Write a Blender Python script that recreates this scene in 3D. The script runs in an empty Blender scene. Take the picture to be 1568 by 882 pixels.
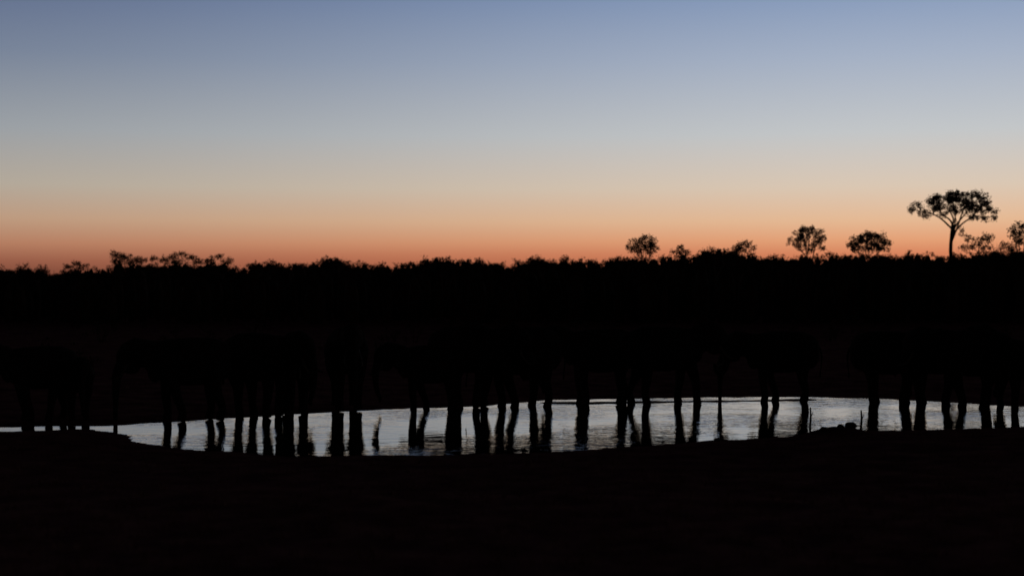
import bpy, bmesh, math, random
import numpy as np
from mathutils import Vector, noise, Matrix
random.seed(7); rng=np.random.default_rng(7)
F=2154.0; H=4.0; CX=784.0; HZ=430.0     # survey constants: focal, eye height, horizon
scene=bpy.context.scene
def dist(py): return H*F/(py-HZ)
def lat(px,d): return (px-CX)/F*d
def gp(px,py):
    d=dist(py); return (lat(px,d),d)

# ---------------- materials ----------------
def mat(name,c1,c2,scale=3.0,rough=0.9,bump=0.0,detail=6,spec=0.2):
    m=bpy.data.materials.new(name); m.use_nodes=True
    nt=m.node_tree; b=nt.nodes['Principled BSDF']
    b.inputs['Roughness'].default_value=rough
    b.inputs['Specular IOR Level'].default_value=spec
    tc=nt.nodes.new('ShaderNodeTexCoord'); n=nt.nodes.new('ShaderNodeTexNoise')
    n.inputs['Scale'].default_value=scale; n.inputs['Detail'].default_value=detail
    nt.links.new(tc.outputs['Object'],n.inputs['Vector'])
    r=nt.nodes.new('ShaderNodeValToRGB')
    r.color_ramp.elements[0].position=.35; r.color_ramp.elements[1].position=.65
    r.color_ramp.elements[0].color=(*c1,1); r.color_ramp.elements[1].color=(*c2,1)
    nt.links.new(n.outputs['Fac'],r.inputs['Fac']); nt.links.new(r.outputs['Color'],b.inputs['Base Color'])
    if bump>0:
        bp=nt.nodes.new('ShaderNodeBump'); bp.inputs['Distance'].default_value=bump
        nt.links.new(n.outputs['Fac'],bp.inputs['Height']); nt.links.new(bp.outputs['Normal'],b.inputs['Normal'])
    return m
M_ground=mat('dry_ground',(.10,.044,.045),(.22,.095,.088),1.3,.95,.08,14,0.0)
M_leaf=mat('dark_foliage',(.05,.034,.024),(.11,.065,.045),.6,.9,spec=.03)
M_bark=mat('bark',(.05,.035,.025),(.09,.065,.05),4,.95,.02,spec=.05)
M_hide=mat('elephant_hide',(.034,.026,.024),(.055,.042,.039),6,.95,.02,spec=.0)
M_tusk=mat('ivory',(.12,.10,.08),(.18,.15,.12),4,.6)
M_grass=mat('dry_grass',(.16,.08,.06),(.30,.16,.12),.8,.95,spec=.0)
M_rock=mat('rock_stone',(.05,.04,.032),(.10,.07,.06),3,.9,.03,spec=.05)

def water_mat():
    m=bpy.data.materials.new('water_surface'); m.use_nodes=True
    nt=m.node_tree; b=nt.nodes['Principled BSDF']
    b.inputs['Base Color'].default_value=(.012,.011,.012,1)
    b.inputs['Roughness'].default_value=.02; b.inputs['IOR'].default_value=1.52
    tc=nt.nodes.new('ShaderNodeTexCoord')
    mp=nt.nodes.new('ShaderNodeMapping'); mp.inputs['Scale'].default_value=(.9,1.7,1)
    nt.links.new(tc.outputs['Object'],mp.inputs['Vector'])
    n=nt.nodes.new('ShaderNodeTexNoise'); n.inputs['Scale'].default_value=2.0; n.inputs['Detail'].default_value=3
    nt.links.new(mp.outputs['Vector'],n.inputs['Vector'])
    n2=nt.nodes.new('ShaderNodeTexNoise'); n2.inputs['Scale'].default_value=.22; n2.inputs['Detail'].default_value=2
    nt.links.new(tc.outputs['Object'],n2.inputs['Vector'])
    r=nt.nodes.new('ShaderNodeMapRange'); r.inputs['From Min'].default_value=.42; r.inputs['From Max'].default_value=.62
    r.inputs['To Min'].default_value=.4; r.inputs['To Max'].default_value=1.7
    nt.links.new(n2.outputs['Fac'],r.inputs['Value'])
    mu=nt.nodes.new('ShaderNodeMath'); mu.operation='MULTIPLY'
    nt.links.new(n.outputs['Fac'],mu.inputs[0]); nt.links.new(r.outputs['Result'],mu.inputs[1])
    bp=nt.nodes.new('ShaderNodeBump'); bp.inputs['Distance'].default_value=.014
    nt.links.new(mu.outputs[0],bp.inputs['Height']); nt.links.new(bp.outputs['Normal'],b.inputs['Normal'])
    return m
M_water=water_mat()

def mesh_obj(name,V,Fc,mats,smooth=False,midx=None):
    me=bpy.data.meshes.new(name); me.from_pydata([tuple(v) for v in V],[],[tuple(f) for f in Fc])
    for m in mats: me.materials.append(m)
    if smooth: me.polygons.foreach_set('use_smooth',[True]*len(me.polygons))
    if midx is not None: me.polygons.foreach_set('material_index',midx)
    me.update(); o=bpy.data.objects.new(name,me); scene.collection.objects.link(o); return o

# ---------------- pond outline ----------------
far=[(-120,653),(0,654),(60,653),(120,652.5),(165,652.5),(185,652),(250,647),(350,641),(450,635),(550,629),(650,625),(750,621),(850,612),
     (1000,610),(1150,608),(1240,608),(1350,611),(1450,616),(1568,623),(1750,634)]
near=[(1750,648),(1568,653),(1450,657),(1350,660),(1300,661),(1240,664),(1150,672),(1050,677),(950,685),(850,691),(770,695),
     (650,697),(550,697),(430,698),(350,691),(260,685),(205,672),(178,662),(150,656),(110,656),(80,659),(0,660),(-120,661)]
poly=np.array([gp(*p) for p in far+near])
def sdist(P):
    a=poly; b=np.roll(poly,-1,0); n=len(P)
    dm=np.full(n,1e9); ins=np.zeros(n,bool)
    for i in range(len(a)):
        e=b[i]-a[i]; w=P-a[i]; t=np.clip((w@e)/(e@e),0,1)
        q=w-t[:,None]*e; dm=np.minimum(dm,np.hypot(q[:,0],q[:,1]))
        c=((a[i,1]>P[:,1])!=(b[i,1]>P[:,1]))
        with np.errstate(divide='ignore',invalid='ignore'):
            xi=a[i,0]+(P[:,1]-a[i,1])/(b[i,1]-a[i,1])*(b[i,0]-a[i,0])
        ins^= c&(P[:,0]<xi)
    return np.where(ins,-dm,dm)
spit=[(840,617),(900,617.5),(980,616),(1060,615),(1150,614),(1235,612)]
spitw=np.array([gp(*p) for p in spit])
hx,hy=gp(1280,664)
def height(P):
    P=np.asarray(P,float); s=sdist(P)
    nz=np.array([noise.noise(Vector((x*.7,y*.7,0)))*.26+noise.noise(Vector((x*2.3,y*2.3,5)))*.12 if abs(q)<6 else 0 for (x,y),q in zip(P,s)])
    s2=s+nz
    h=np.where(s2>0,.3*(1-np.exp(-s2/5)), -.6*(1-np.exp(s2/1.5)))
    big=np.array([noise.noise(Vector((x*.12,y*.12,3)))*.12+noise.noise(Vector((x*.9,y*.9,9)))*.06 for x,y in P])
    h+=np.where(s2>0,big*np.clip(s2/6,0,1),0)
    dm=np.full(len(P),1e9)
    for i in range(len(spitw)-1):
        e=spitw[i+1]-spitw[i]; w=P-spitw[i]; t=np.clip((w@e)/(e@e),0,1); q=w-t[:,None]*e
        dm=np.minimum(dm,np.hypot(q[:,0],q[:,1]))
    sp=.04-(dm+nz*.9)*.12
    h=np.where(dm<1.0,np.maximum(h,sp),h)
    r=np.hypot((P[:,0]-hx)/.75,(P[:,1]-hy)/.55)
    h+=.18*np.exp(-r*r)
    far_=np.clip((P[:,1]-90)/200,0,1); h+=far_*.5
    return h
def axis(lo,hi,step,ends):
    a=list(np.arange(lo,hi+1e-6,step)); g=step; x=hi
    while x<ends: g*=1.25; x+=g; a.append(x)
    g=step; x=lo; L=[]
    while x>-ends: g*=1.25; x-=g; L.append(x)
    return np.array(L[::-1]+a)
xs=axis(-19,22,.2,4000); ys=axis(24,52,.18,4000)
XX,YY=np.meshgrid(xs,ys); P=np.stack([XX.ravel(),YY.ravel()],1); Z=height(P)
nx,ny=len(xs),len(ys); idx=np.arange(nx*ny).reshape(ny,nx)
Q=np.stack([idx[:-1,:-1],idx[:-1,1:],idx[1:,1:],idx[1:,:-1]],-1).reshape(-1,4)
mesh_obj('ground',np.column_stack([P,Z]).tolist(),Q.tolist(),[M_ground],True)
x0,x1,y0,y1=-18.5,21.5,29,50
mesh_obj('water',[(x0,y0,0),(x1,y0,0),(x1,y1,0),(x0,y1,0)],[(0,1,2,3)],[M_water])
def gz(x,y): return float(height(np.array([[x,y]]))[0])

# ---------------- mesh helpers ----------------
def frame(d):
    d=d.normalized(); up=Vector((0,0,1)) if abs(d.z)<.9 else Vector((0,1,0))
    a=d.cross(up).normalized(); return a,a.cross(d).normalized()
def tube(V,Fc,pts,rad,n=10):
    pts=[Vector(p) for p in pts]; base=len(V)
    for i,p in enumerate(pts):
        d=pts[min(i+1,len(pts)-1)]-pts[max(i-1,0)]
        a,b=frame(d); r=rad[i]; ra,rb=(r if isinstance(r,tuple) else (r,r))
        for k in range(n):
            t=2*math.pi*k/n; V.append(p+a*ra*math.cos(t)+b*rb*math.sin(t))
    for i in range(len(pts)-1):
        for k in range(n):
            o=base+i*n; Fc.append((o+k,o+(k+1)%n,o+n+(k+1)%n,o+n+k))
    Fc.append(tuple(base+k for k in range(n))[::-1]); o=base+(len(pts)-1)*n
    Fc.append(tuple(o+k for k in range(n)))
def spline(pts,n=4):
    pts=[Vector(p) for p in pts]; out=[]
    for i in range(len(pts)-1):
        p0=pts[max(i-1,0)];p1=pts[i];p2=pts[i+1];p3=pts[min(i+2,len(pts)-1)]
        for k in range(n):
            t=k/n; out.append(.5*((2*p1)+(p2-p0)*t+(2*p0-5*p1+4*p2-p3)*t*t+(3*p1-p0-3*p2+p3)*t**3))
    out.append(pts[-1]); return out
def sp_r(r,n=4):
    o=[]
    for i in range(len(r)-1):
        for k in range(n): o.append(r[i]+(r[i+1]-r[i])*k/n)
    return o+[r[-1]]
def ellipsoid(V,Fc,c,r,rot=None,nu=14,nv=9):
    base=len(V); R=rot or Matrix.Identity(3); c=Vector(c)
    V.append(c+R@Vector((0,0,r[2])))
    for i in range(1,nv):
        ph=math.pi*i/nv
        for k in range(nu):
            t=2*math.pi*k/nu
            V.append(c+R@Vector((r[0]*math.sin(ph)*math.cos(t),r[1]*math.sin(ph)*math.sin(t),r[2]*math.cos(ph))))
    V.append(c+R@Vector((0,0,-r[2]))); last=len(V)-1
    for k in range(nu): Fc.append((base,base+1+k,base+1+(k+1)%nu))
    for i in range(nv-2):
        o=base+1+i*nu
        for k in range(nu): Fc.append((o+k,o+nu+k,o+nu+(k+1)%nu,o+(k+1)%nu))
    o=base+1+(nv-2)*nu
    for k in range(nu): Fc.append((o+k,last,o+(k+1)%nu))

# ---------------- elephants ----------------
def elephant(px,py,heading,size=2.8,targets=None,trunk='down',calf=False):
    th=math.radians(heading)
    d=dist(py)+.15+.9*abs(math.sin(th)); X=lat(px,d); s=size/2.8
    ct,st=math.cos(th),math.sin(th)
    legs=[[.75,.3,'f'],[.66,-.3,'f'],[-.78,.3,'h'],[-.9,-.3,'h']]
    for l in legs: l[0]+=random.uniform(-.1,.1)
    if targets and abs(ct)>.3:
        order=sorted(range(4),key=lambda i:legs[i][0]*ct-legs[i][1]*st)
        for i,t in zip(order,sorted(targets)):
            want=lat(t,d)-X; cur=s*(legs[i][0]*ct-legs[i][1]*st)
            legs[i][0]+=max(-.45,min(.45,(want-cur)/(ct*s)))
    V=[];Fc=[]
    S=[(-1.3,1.74,.14,.2),(-1.2,1.74,.36,.48),(-1.0,1.78,.5,.62),(-.7,1.84,.6,.7),(-.3,1.82,.67,.74),(.15,1.81,.67,.74),(.55,1.86,.58,.69),(.85,1.94,.47,.58),(1.1,2.03,.36,.46),(1.3,2.1,.33,.4)]
    tube(V,Fc,[(a,0,z) for a,z,_,_ in S],[(ry,rz) for _,_,ry,rz in S],16)
    nod=-.12 if trunk=='drink' else random.uniform(-.04,.1)
    S=[(1.1,2.05,.28,.36),(1.35,2.2,.34,.44),(1.6,2.24,.36,.46),(1.82,2.14,.31,.4),(1.98,2.0,.22,.28),(2.05,1.9,.14,.16)]
    tube(V,Fc,[(a,0,z+nod) for a,z,_,_ in S],[(ry,rz) for _,_,ry,rz in S],16)
    ellipsoid(V,Fc,(1.72,0,1.72+nod),(.24,.15,.16))
    if trunk=='drink': T=[(1.95,0,2.0),(2.13,0,1.6),(2.18,0,1.1),(2.2,0,.6),(2.2,0,.12),(2.16,0,-.05)]
    elif trunk=='curl': T=[(1.95,0,2.0),(2.12,0,1.6),(2.1,.05,1.2),(1.95,.1,.95),(1.8,.12,1.05),(1.75,.1,1.3)]
    else: T=[(1.95,0,2.0),(2.1,0,1.6),(2.1,.02,1.15),(2.03,.05,.75),(1.93,.08,.55),(1.98,.1,.4)]
    T=[(a,b,z+nod*(1 if i<2 else .3)) for i,(a,b,z) in enumerate(T)]
    tube(V,Fc,spline(T),sp_r([.2,.16,.12,.09,.075,.06]),12)
    flare=random.uniform(.25,.8)
    for sg in(1,-1):
        R=Matrix.Rotation(sg*(flare),3,'Z')@Matrix.Rotation(math.radians(12),3,'Y')
        c=Vector((1.35,sg*.33,2.12+nod))+R@Vector((-.28,sg*.06,-.15))
        ellipsoid(V,Fc,c,(.40,.065,.55),R); ellipsoid(V,Fc,c+R@Vector((.08,0,-.38)),(.24,.06,.36),R)
    for x,y,k in legs:
        if k=='f':
            b=.7; p=[(b,y*.85,1.85),(b+(x-b)*.35,y,1.3),(b+(x-b)*.75+.03,y*.95,.78),(x-.02,y*.92,.3),(x,y*.92,.1),(x+.02,y*.92,0)]
            r=[(.22,.36),(.21,.24),.15,.122,.142,.152]
        else:
            b=-.82; p=[(b,y*.8,1.8),(b+(x-b)*.3+.1,y,1.25),(b+(x-b)*.65+.06,y*.95,.85),(x-.06,y*.92,.42),(x,y*.92,.1),(x+.02,y*.92,0)]
            r=[(.3,.44),(.23,.31),.165,.12,.137,.146]
        r=[q if isinstance(q,tuple) else (q,q) for q in r]
        pts=spline(p); rr=[]
        for i in range(len(r)-1):
            for k2 in range(4):
                t=k2/4; rr.append((r[i][0]*(1-t)+r[i+1][0]*t,r[i][1]*(1-t)+r[i+1][1]*t))
        rr.append(r[-1]); tube(V,Fc,pts,rr,14)
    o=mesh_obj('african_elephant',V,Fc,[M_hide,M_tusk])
    bm=bmesh.new(); bm.from_mesh(o.data); bmesh.ops.recalc_face_normals(bm,faces=bm.faces); bm.to_mesh(o.data); bm.free()
    m=o.modifiers.new('r','REMESH'); m.mode='VOXEL'; m.voxel_size=.045
    m2=o.modifiers.new('s','SMOOTH'); m2.iterations=3; m2.factor=.5
    dgr=bpy.context.evaluated_depsgraph_get(); me=bpy.data.meshes.new_from_object(o.evaluated_get(dgr))
    o.modifiers.clear()
    V=[];Fc=[]
    sw=random.uniform(-.15,.15)
    tube(V,Fc,spline([(-1.2,0,2.1),(-1.36,sw*.3,1.8),(-1.38,sw,1.45),(-1.34,sw,1.1)]),sp_r([.06,.04,.026,.018]),8)
    ellipsoid(V,Fc,(-1.34,sw,1.03),(.03,.04,.12),nu=8,nv=6); nt_=len(Fc)
    if not calf:
        for sg in(1,-1):
            tube(V,Fc,spline([(1.85,sg*.17,1.88+nod),(2.0,sg*.24,1.6+nod),(2.2,sg*.25,1.45+nod),(2.36,sg*.2,1.46+nod)]),sp_r([.045,.04,.028,.006]),8)
    bm=bmesh.new(); bm.from_mesh(me); vs=[bm.verts.new(v) for v in V]
    for i,f in enumerate(Fc):
        q=bm.faces.new([vs[k] for k in f]); q.material_index=0 if i<nt_ else 1
    for f in bm.faces: f.smooth=True
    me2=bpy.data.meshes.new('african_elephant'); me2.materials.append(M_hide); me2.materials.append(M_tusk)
    bm.to_mesh(me2); bm.free(); o.data=me2
    o.location=(X,d,max(-.1,min(.12,gz(X,d)))); o.rotation_euler=(0,0,th); o.scale=(s,s,s)
    return o
E=[(60,650,-160,2.3,(36,52,74,88),'down'),(120,650,-70,1.9,None,'down'),
 (290,646,192,2.6,(254,290,316,338),'drink'),(395,641,-30,2.7,(371,385,412,428),'down'),
 (452,637,-84,2.5,None,'drink'),(531,632,-78,2.8,None,'down'),
 (660,627,-172,2.3,(634,668,690,694),'down'),(715,625,-20,2.8,(692,710,730,742),'curl'),
 (797,624,-168,2.9,(768,788,812,838),'down'),
 (920,620,184,2.7,(889,896,948,955),'down'),(1016,619,8,2.8,(967,989,1040,1067),'curl'),
 (1198,616,172,2.6,(1169,1190,1228,1232),'drink'),
 (1362,619,-15,2.7,(1342,1347,1378,1390),'down'),(1432,622,-40,2.8,(1415,1422,1441,1450),'down'),
 (1490,625,172,2.8,(1470,1478,1496,1513),'down'),(1545,628,-70,2.5,None,'down'),(1630,634,-120,2.7,None,'down')]
for e in E: elephant(e[0],e[1],e[2],e[3],e[4],e[5],calf=e[3]<2.1)

# ---------------- foliage ----------------
def leaves(clumps,density,size,wr=.5):
    out=[]
    for (x,y,z,rx,ry,rz) in clumps:
        n=max(10,int(density*(rx*ry*rz)**(2/3)))
        nt=max(5,n//16)
        u=rng.normal(size=(nt,3)); u/=np.linalg.norm(u,axis=1)[:,None]; u*=(rng.random(nt)**.4)[:,None]*rng.uniform(.8,1.1,nt)[:,None]
        tw=u*np.array([rx,ry,rz])+np.array([x,y,z])
        c=tw[rng.integers(0,nt,n)]+rng.normal(size=(n,3))*size*1.1
        a=rng.normal(size=(n,3)); a/=np.linalg.norm(a,axis=1)[:,None]
        b=rng.normal(size=(n,3)); b-=(b*a).sum(1)[:,None]*a; b/=np.linalg.norm(b,axis=1)[:,None]
        L=size*rng.uniform(.5,1.2,n)[:,None]; W=L*wr
        out.append(np.stack([c-a*L,c+b*W,c+a*L,c-b*W],1).reshape(-1,3))
    return np.concatenate(out)
def build(name,lv,V,Fc):
    nb=len(V); allV=np.array([tuple(v) for v in V]).reshape(-1,3) if nb else np.zeros((0,3))
    vv=np.concatenate([allV,lv]); q=(np.arange(len(lv)).reshape(-1,4)+nb)
    fcs=[tuple(f) for f in Fc]+q.tolist()
    mi=[0]*len(Fc)+[1]*len(q)
    return mesh_obj(name,vv.tolist(),fcs,[M_bark,M_leaf],False,mi)

def tree(name,px,d,lobes,lean=0,fz=.5,leaf=.12,dens=500,trunk_r=.17,groups=4,crook=.12,grow=1.25):
    """lobes in metres relative to the trunk foot: (x,z,rx,rz), spread in depth to fill a round crown"""
    X=lat(px,d); V=[];Fc=[]; cl=[]
    w=max(abs(l[0])+l[2] for l in lobes); top=max(l[1] for l in lobes)
    for (x,z,rx,rz) in lobes:
        yy=random.uniform(-1,1)*w*.5*math.sqrt(max(.05,1-(x/w)**2))
        cl.append((x,yy,z,rx*grow,rx*random.uniform(.9,1.3),rz*grow))
    zf=top*fz; fk=Vector((lean,random.uniform(-.1,.1),zf))
    tr=spline([(0,0,-.2),(lean*.2+crook,.05,zf*.35),(lean*.6-crook,0,zf*.7),fk])
    tube(V,Fc,tr,[trunk_r*(1.2-.4*i/len(tr)) for i in range(len(tr))],9)
    cs=sorted(cl,key=lambda c:c[0]); gs=[cs[i*len(cs)//groups:(i+1)*len(cs)//groups] for i in range(groups)]
    for g in gs:
        if not g: continue
        cen=sum((Vector(c[:3]) for c in g),Vector())/len(g)
        node=fk.lerp(cen,.6); node.z+=random.uniform(-.25,.1); st=tr[random.randint(len(tr)-4,len(tr)-1)]
        kink=st.lerp(node,.5)+Vector((random.uniform(-.25,.25),random.uniform(-.2,.2),random.uniform(-.2,.25)))
        b=spline([st,kink,node]); tube(V,Fc,b,[trunk_r*(.55-.25*i/len(b)) for i in range(len(b))],7)
        for c in g:
            e=Vector(c[:3]); mid=node.lerp(e,.5)+Vector((random.uniform(-.15,.15),random.uniform(-.15,.15),random.uniform(-.15,.12)))
            b2=spline([node,mid,e]); tube(V,Fc,b2,[trunk_r*(.26-.18*i/len(b2)) for i in range(len(b2))],5)
            for k in range(4):
                a=b2[random.randint(4,len(b2)-1)]; t=e+Vector((random.uniform(-.8,.8)*c[3],random.uniform(-.8,.8)*c[4],random.uniform(-.5,.7)*c[5]))
                tube(V,Fc,[a,a.lerp(t,.5)+Vector((0,0,.05)),t],[trunk_r*.09,trunk_r*.07,trunk_r*.03],4)
    o=build(name,leaves(cl,dens,leaf),V,Fc); o.location=(X,d,gz(X,d)); return o
def L(px0,lst,d=150):
    kk=d/F; g=gz(lat(px0,d),d)
    return [((x-px0)*kk,H+(HZ-y)*kk-g,rx*kk,ry*kk) for x,y,rx,ry in lst]
tree('acacia_tree',1457,150,L(1457,[(1401,320,7,5),(1407,314,9,5),(1411,326,9,5),(1420,310,10,5),(1422,320,10,5),(1432,305,11,5),(1434,316,11,6),(1437,328,9,4),(1446,310,11,5),(1450,300,13,4),
  (1468,297,14,4),(1484,299,14,5),(1498,302,13,6),(1509,312,11,6),(1518,322,8,6),(1521,333,6,5),(1500,322,12,6),(1486,310,13,6),(1470,310,11,6),(1509,335,9,4),(1492,333,9,4),(1460,306,12,5),(1425,331,7,3),(1480,322,10,6),(1449,321,10,5),(1465,322,9,5),(1504,311,10,5),
  (1442,300,9,4),(1476,303,12,5),(1494,316,11,5),(1428,313,9,5),(1468,356,4,6),(1478,335,6,4)]),
  lean=.1,fz=.745,leaf=.12,dens=640,trunk_r=.2,groups=7,crook=.16,grow=1.12)
tree('acacia_tree',985,160,L(985,[(966,380,8,6),(973,371,9,5),(986,366,11,4),(997,371,9,6),(1003,380,6,6),(985,377,13,6),(975,384,9,5),(996,384,8,5)],160),dens=620)
tree('acacia_tree',1236,155,L(1236,[(1213,369,7,6),(1219,357,8,5),(1228,352,9,4),(1241,351,10,4),(1252,355,8,5),(1258,367,6,7),(1256,379,6,4),(1236,361,12,5),(1222,376,8,5),(1243,373,9,5),(1230,368,9,6),(1250,366,9,6),(1236,382,8,4)],155),dens=620,fz=.6)
tree('acacia_tree',1331,150,L(1331,[(1307,375,9,4),(1315,367,11,5),(1328,361,12,4),(1342,363,12,5),(1354,371,9,5),(1330,370,18,5),(1312,381,10,4),(1350,381,10,4),(1331,379,14,5)]),dens=900)
tree('acacia_tree',1140,170,L(1140,[(1126,381,8,5),(1133,374,8,4),(1144,373,8,4),(1151,380,7,5),(1140,383,9,4)],170),dens=520,groups=3)
tree('acacia_tree',1562,140,L(1562,[(1552,352,8,5),(1562,346,10,4),(1574,349,10,6),(1566,360,12,6),(1556,373,9,5),(1580,370,10,6),(1552,362,8,4)],140),dens=560,groups=3)
tree('acacia_tree',1503,146,L(1503,[(1487,364,7,5),(1496,369,9,5),(1508,362,8,4),(1520,367,9,5),(1531,376,9,5),(1490,378,9,4),(1512,377,9,5),(1540,382,9,4),(1478,380,8,4)],146),dens=480,fz=.6)
tree('acacia_tree',1044,165,L(1044,[(1034,386,7,4),(1041,380,7,3),(1051,386,7,4)],165),dens=520,groups=2)
tree('acacia_tree',195,180,L(195,[(175,388,7,3),(184,393,9,4),(194,395,9,4),(206,397,9,3),(218,400,9,4),(180,400,9,4),(200,402,9,4)],180),dens=650,groups=3,fz=.7)
tree('acacia_tree',278,180,L(278,[(268,394,8,3),(279,389,9,3),(289,394,9,4),(300,400,9,4),(275,400,9,4),(252,398,9,3),(238,396,8,3)],180),dens=650,groups=3,fz=.7)
tree('acacia_tree',337,180,L(337,[(328,396,6,4),(337,392,6,3),(347,399,8,4),(320,401,8,4)],180),dens=600,groups=2,fz=.7)
tree('acacia_tree',116,185,L(116,[(106,408,7,4),(116,404,8,3),(126,407,8,4)],185),dens=600,groups=2,fz=.7)

# distant bush line
prof=np.array([(-400,404),(-150,400),(0,407),(60,407),(72,415),(95,412),(118,408),(165,411),(175,400),(225,401),(270,398),(300,401),(335,399),(352,403),(378,408),(392,397),(430,401),(480,401),(510,390),(545,401),
 (600,404),(640,398),(680,392),(710,394),(740,395),(780,402),(820,389),(845,396),(870,393),(910,396),(950,390),(1012,391),(1045,386),(1060,392),(1075,380),(1100,377),(1120,381),(1140,383),(1165,389),
 (1205,390),(1270,390),(1290,386),(1380,388),(1395,381),(1410,389),(1450,386),(1480,386),(1500,383),(1568,380),(1700,376),(2000,380)],float)
cl=[];V=[];Fc=[]
def bush(px,d,ytop,wpx,core=.45):
    X=lat(px,d); kk=d/F; top=H+(HZ-ytop)*kk; w=wpx*kk
    rz=w*random.uniform(.5,.75)
    cl.append((X,d,top-rz,w,w*.9,rz))
    for j in range(2):
        cl.append((X+random.uniform(-1,1)*w,d+random.uniform(-.5,.5)*w,top-rz*random.uniform(1.1,1.7),w*.6,w*.6,rz*.7))
    ellipsoid(V,Fc,(X,d,(top-rz*core)*.5-.1),(w*.85,w*.75,(top-rz*core)*.5+.1),nu=10,nv=8)
for d,step,off,jit in((178,15,1,2),(166,15,2,3.5),(152,16,6,3.5),(138,18,11,5),(125,20,22,5)):
    px=-330.0
    while px<1950:
        y=np.interp(px,prof[:,0],prof[:,1])+off+random.uniform(-1,1)*jit+2
        wp=random.choice((8,11,14,19)); bush(px,d+random.uniform(-5,5),y,wp); px+=step*random.uniform(.5,1.3)
px=-300.0
while px<1950:
    y=np.interp(px,prof[:,0],prof[:,1])-random.uniform(-1,4.5)
    w_=random.uniform(7,16); bush(px,random.uniform(160,180),y,w_,1.0); px+=random.uniform(14,48)
o=build('distant_treeline',leaves(cl,190,.13,.55),V,Fc)
mi=np.ones(len(o.data.polygons),dtype=np.int32); o.data.polygons.foreach_set('material_index',mi)

# mid-ground shrubs
cl=[];V=[];Fc=[]
for i in range(130):
    d=random.uniform(58,118); X=random.uniform(-.5,.5)*d; r=random.uniform(.3,1.0)
    cl.append((X,d,r*.6+gz(X,d),r,r,r*.6))
    for j in range(5): tube(V,Fc,[(X,d,.1),(X+random.uniform(-.5,.5)*r,d+random.uniform(-.5,.5)*r,r*1.1)],[.03,.01],4)
build('low_shrubs',leaves(cl,200,.07),V,Fc)

# dry grass tufts
n=5200; d=np.concatenate([rng.uniform(17,36,n//2),rng.uniform(47,100,n//2)]); X=rng.uniform(-.42,.42,n)*d
PP=np.stack([X,d],1); sd=sdist(PP); keep=sd>1.0; PP=PP[keep]; zz=height(PP)
B=9; m=len(PP)*B
bx=np.repeat(PP,B,0)+rng.normal(size=(m,2))*.06; bz=np.repeat(zz,B)-.01
ang=rng.uniform(0,2*np.pi,m); hh=rng.uniform(.05,.16,m); ln=rng.uniform(.2,.8,m)*hh
dx,dy_=np.cos(ang),np.sin(ang); w=.007
v0=np.stack([bx[:,0]-dy_*w,bx[:,1]+dx*w,bz],1); v1=np.stack([bx[:,0]+dy_*w,bx[:,1]-dx*w,bz],1); v2=np.stack([bx[:,0]+dx*ln,bx[:,1]+dy_*ln,bz+hh],1)
gv=np.stack([v0,v1,v2],1).reshape(-1,3)
mesh_obj('dry_grass',gv.tolist(),np.arange(len(gv)).reshape(-1,3).tolist(),[M_grass])

def rock(px,py,r):
    x,y=gp(px,py); me=bpy.data.meshes.new('rock'); bm=bmesh.new(); bmesh.ops.create_icosphere(bm,subdivisions=3,radius=1)
    sd_=random.random()*50
    for v in bm.verts:
        q=1+.28*noise.noise(v.co*1.3+Vector((sd_,0,0)))+.08*noise.noise(v.co*4+Vector((sd_,0,0)))
        v.co*=q; v.co=Vector((v.co.x*r*1.2,v.co.y*r,v.co.z*r*.75))
    for f in bm.faces: f.smooth=True
    bm.to_mesh(me); bm.free(); me.materials.append(M_rock)
    o=bpy.data.objects.new('rock',me); scene.collection.objects.link(o); o.location=(x,y,gz(x,y)+r*.2); o.rotation_euler=(0,0,random.random()*6)
for a in((1303,664,.15),(1288,665,.08),(1262,666,.1),(1098,676,.08)): rock(*a)
for px,py,hgt in((1240,655,.55),(1318,657,.5)):
    x,y=gp(px,py); V=[];Fc=[]
    tube(V,Fc,spline([(0,0,-.5),(.01,0,0),(.03,.01,hgt*.5),(.02,.02,hgt)]),sp_r([.035,.033,.028,.02]),8)
    tube(V,Fc,[(.03,.01,hgt*.5),(.08,.03,hgt*.68),(.1,.04,hgt*.8)],[.015,.011,.006],6)
    o=mesh_obj('dead_branch',V,Fc,[M_bark]); o.location=(x,y,0)

# ---------------- sky ----------------
w=bpy.data.worlds.new('World'); scene.world=w; w.use_nodes=True; nt=w.node_tree; N=nt.nodes; Lk=nt.links
bg=N['Background']; bg.inputs['Strength'].default_value=1
tc=N.new('ShaderNodeTexCoord'); sep=N.new('ShaderNodeSeparateXYZ'); Lk.new(tc.outputs['Generated'],sep.inputs[0])
def math_(op,a,b=None):
    n=N.new('ShaderNodeMath'); n.operation=op
    for i,v in enumerate((a,b)):
        if v is None: continue
        if isinstance(v,(int,float)): n.inputs[i].default_value=v
        else: Lk.new(v,n.inputs[i])
    return n.outputs[0]
pos=math_('MULTIPLY',sep.outputs['Z'],2.0)
def lin(c): return tuple(((x/255)/12.92 if x/255<=.04045 else ((x/255+.055)/1.055)**2.4) for x in c)
def ramp(st):
    r=N.new('ShaderNodeValToRGB'); cr=r.color_ramp
    while len(cr.elements)<len(st): cr.elements.new(.5)
    for e,(p,c) in zip(cr.elements,st): e.position=p; e.color=(*lin(c),1)
    Lk.new(pos,r.inputs['Fac']); return r.outputs['Color']
def zp(y): return max(0,(HZ-y)/F*2)
left=ramp([(0,(105,58,46)),(zp(400),(148,92,72)),(zp(375),(177,124,97)),(zp(340),(186,152,126)),(zp(290),(176,166,152)),(zp(210),(152,157,162)),(zp(100),(116,128,149)),(zp(0),(90,105,137)),(.50,(48,53,68)),(.75,(30,28,34)),(1,(26,23,26))])
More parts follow.
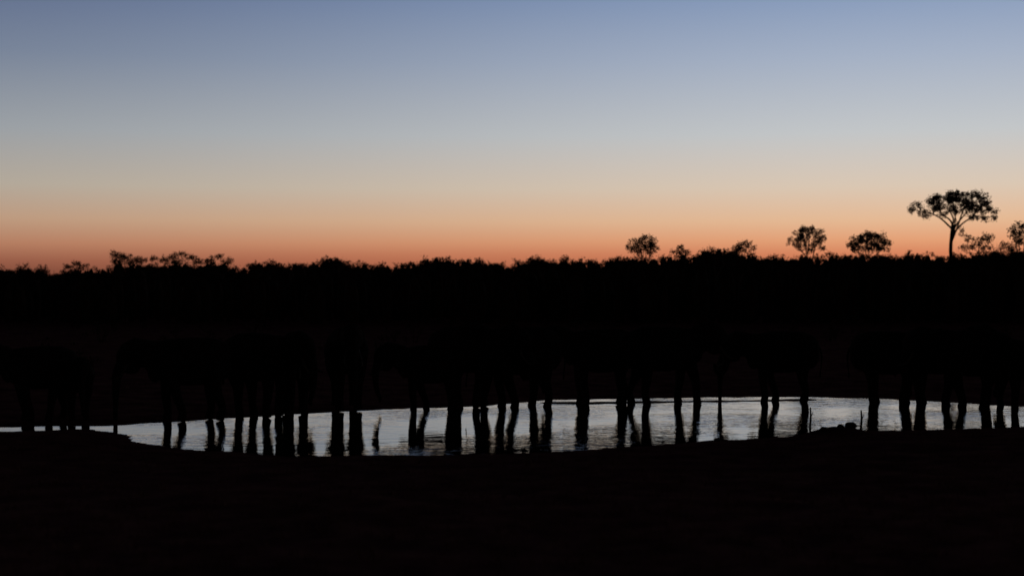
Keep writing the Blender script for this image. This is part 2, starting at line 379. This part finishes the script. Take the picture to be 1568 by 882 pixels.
right=ramp([(0,(180,88,60)),(zp(390),(216,132,94)),(zp(370),(228,160,118)),(zp(340),(229,185,148)),(zp(290),(218,199,179)),(zp(210),(195,198,200)),(zp(100),(165,177,197)),(zp(0),(132,153,187)),(.50,(58,64,80)),(.75,(33,31,37)),(1,(26,23,26))])
az=math_('ARCTAN2',sep.outputs['X'],sep.outputs['Y'])
mr=N.new('ShaderNodeMapRange'); mr.interpolation_type='SMOOTHSTEP'; Lk.new(az,mr.inputs['Value'])
mr.inputs['From Min'].default_value=-.47; mr.inputs['From Max'].default_value=.30
mx=N.new('ShaderNodeMix'); mx.data_type='RGBA'; Lk.new(mr.outputs['Result'],mx.inputs['Factor']); Lk.new(left,mx.inputs['A']); Lk.new(right,mx.inputs['B'])
fy=N.new('ShaderNodeMapRange'); fy.interpolation_type='SMOOTHSTEP'; Lk.new(sep.outputs['Y'],fy.inputs['Value'])
fy.inputs['From Min'].default_value=-.3; fy.inputs['From Max'].default_value=.88; fy.inputs['To Min'].default_value=.05
m2=N.new('ShaderNodeMix'); m2.data_type='RGBA'; m2.blend_type='MULTIPLY'; m2.inputs['Factor'].default_value=1
Lk.new(mx.outputs['Result'],m2.inputs['A']); Lk.new(fy.outputs['Result'],m2.inputs['B'])
sky=N.new('ShaderNodeTexSky'); sky.sky_type='NISHITA'; sky.sun_disc=False; sky.sun_elevation=math.radians(-5); sky.sun_rotation=math.radians(14)
m3=N.new('ShaderNodeMix'); m3.data_type='RGBA'; m3.blend_type='ADD'; m3.inputs['Factor'].default_value=.01
Lk.new(m2.outputs['Result'],m3.inputs['A']); Lk.new(sky.outputs['Color'],m3.inputs['B'])
Lk.new(m3.outputs['Result'],bg.inputs['Color'])
sl=bpy.data.lights.new('sun','SUN'); sl.energy=.01; sl.angle=math.radians(.5); sl.color=(1,.55,.3)
so=bpy.data.objects.new('sun',sl); scene.collection.objects.link(so)
so.rotation_euler=Vector((math.sin(.24),math.cos(.24),math.tan(math.radians(1)))).to_track_quat('Z','Y').to_euler()

# ---------------- camera ----------------
cam=bpy.data.cameras.new('camera'); co=bpy.data.objects.new('camera',cam); scene.collection.objects.link(co)
cam.sensor_width=36; cam.lens=36*F/1568; cam.clip_end=10000
co.location=(0,0,H); co.rotation_euler=(math.radians(90)-math.atan(11/F),0,0)
cam.dof.use_dof=True; cam.dof.focus_distance=50; cam.dof.aperture_fstop=.55
scene.camera=co
scene.view_settings.view_transform='Standard'; scene.view_settings.look='None'; scene.view_settings.exposure=0
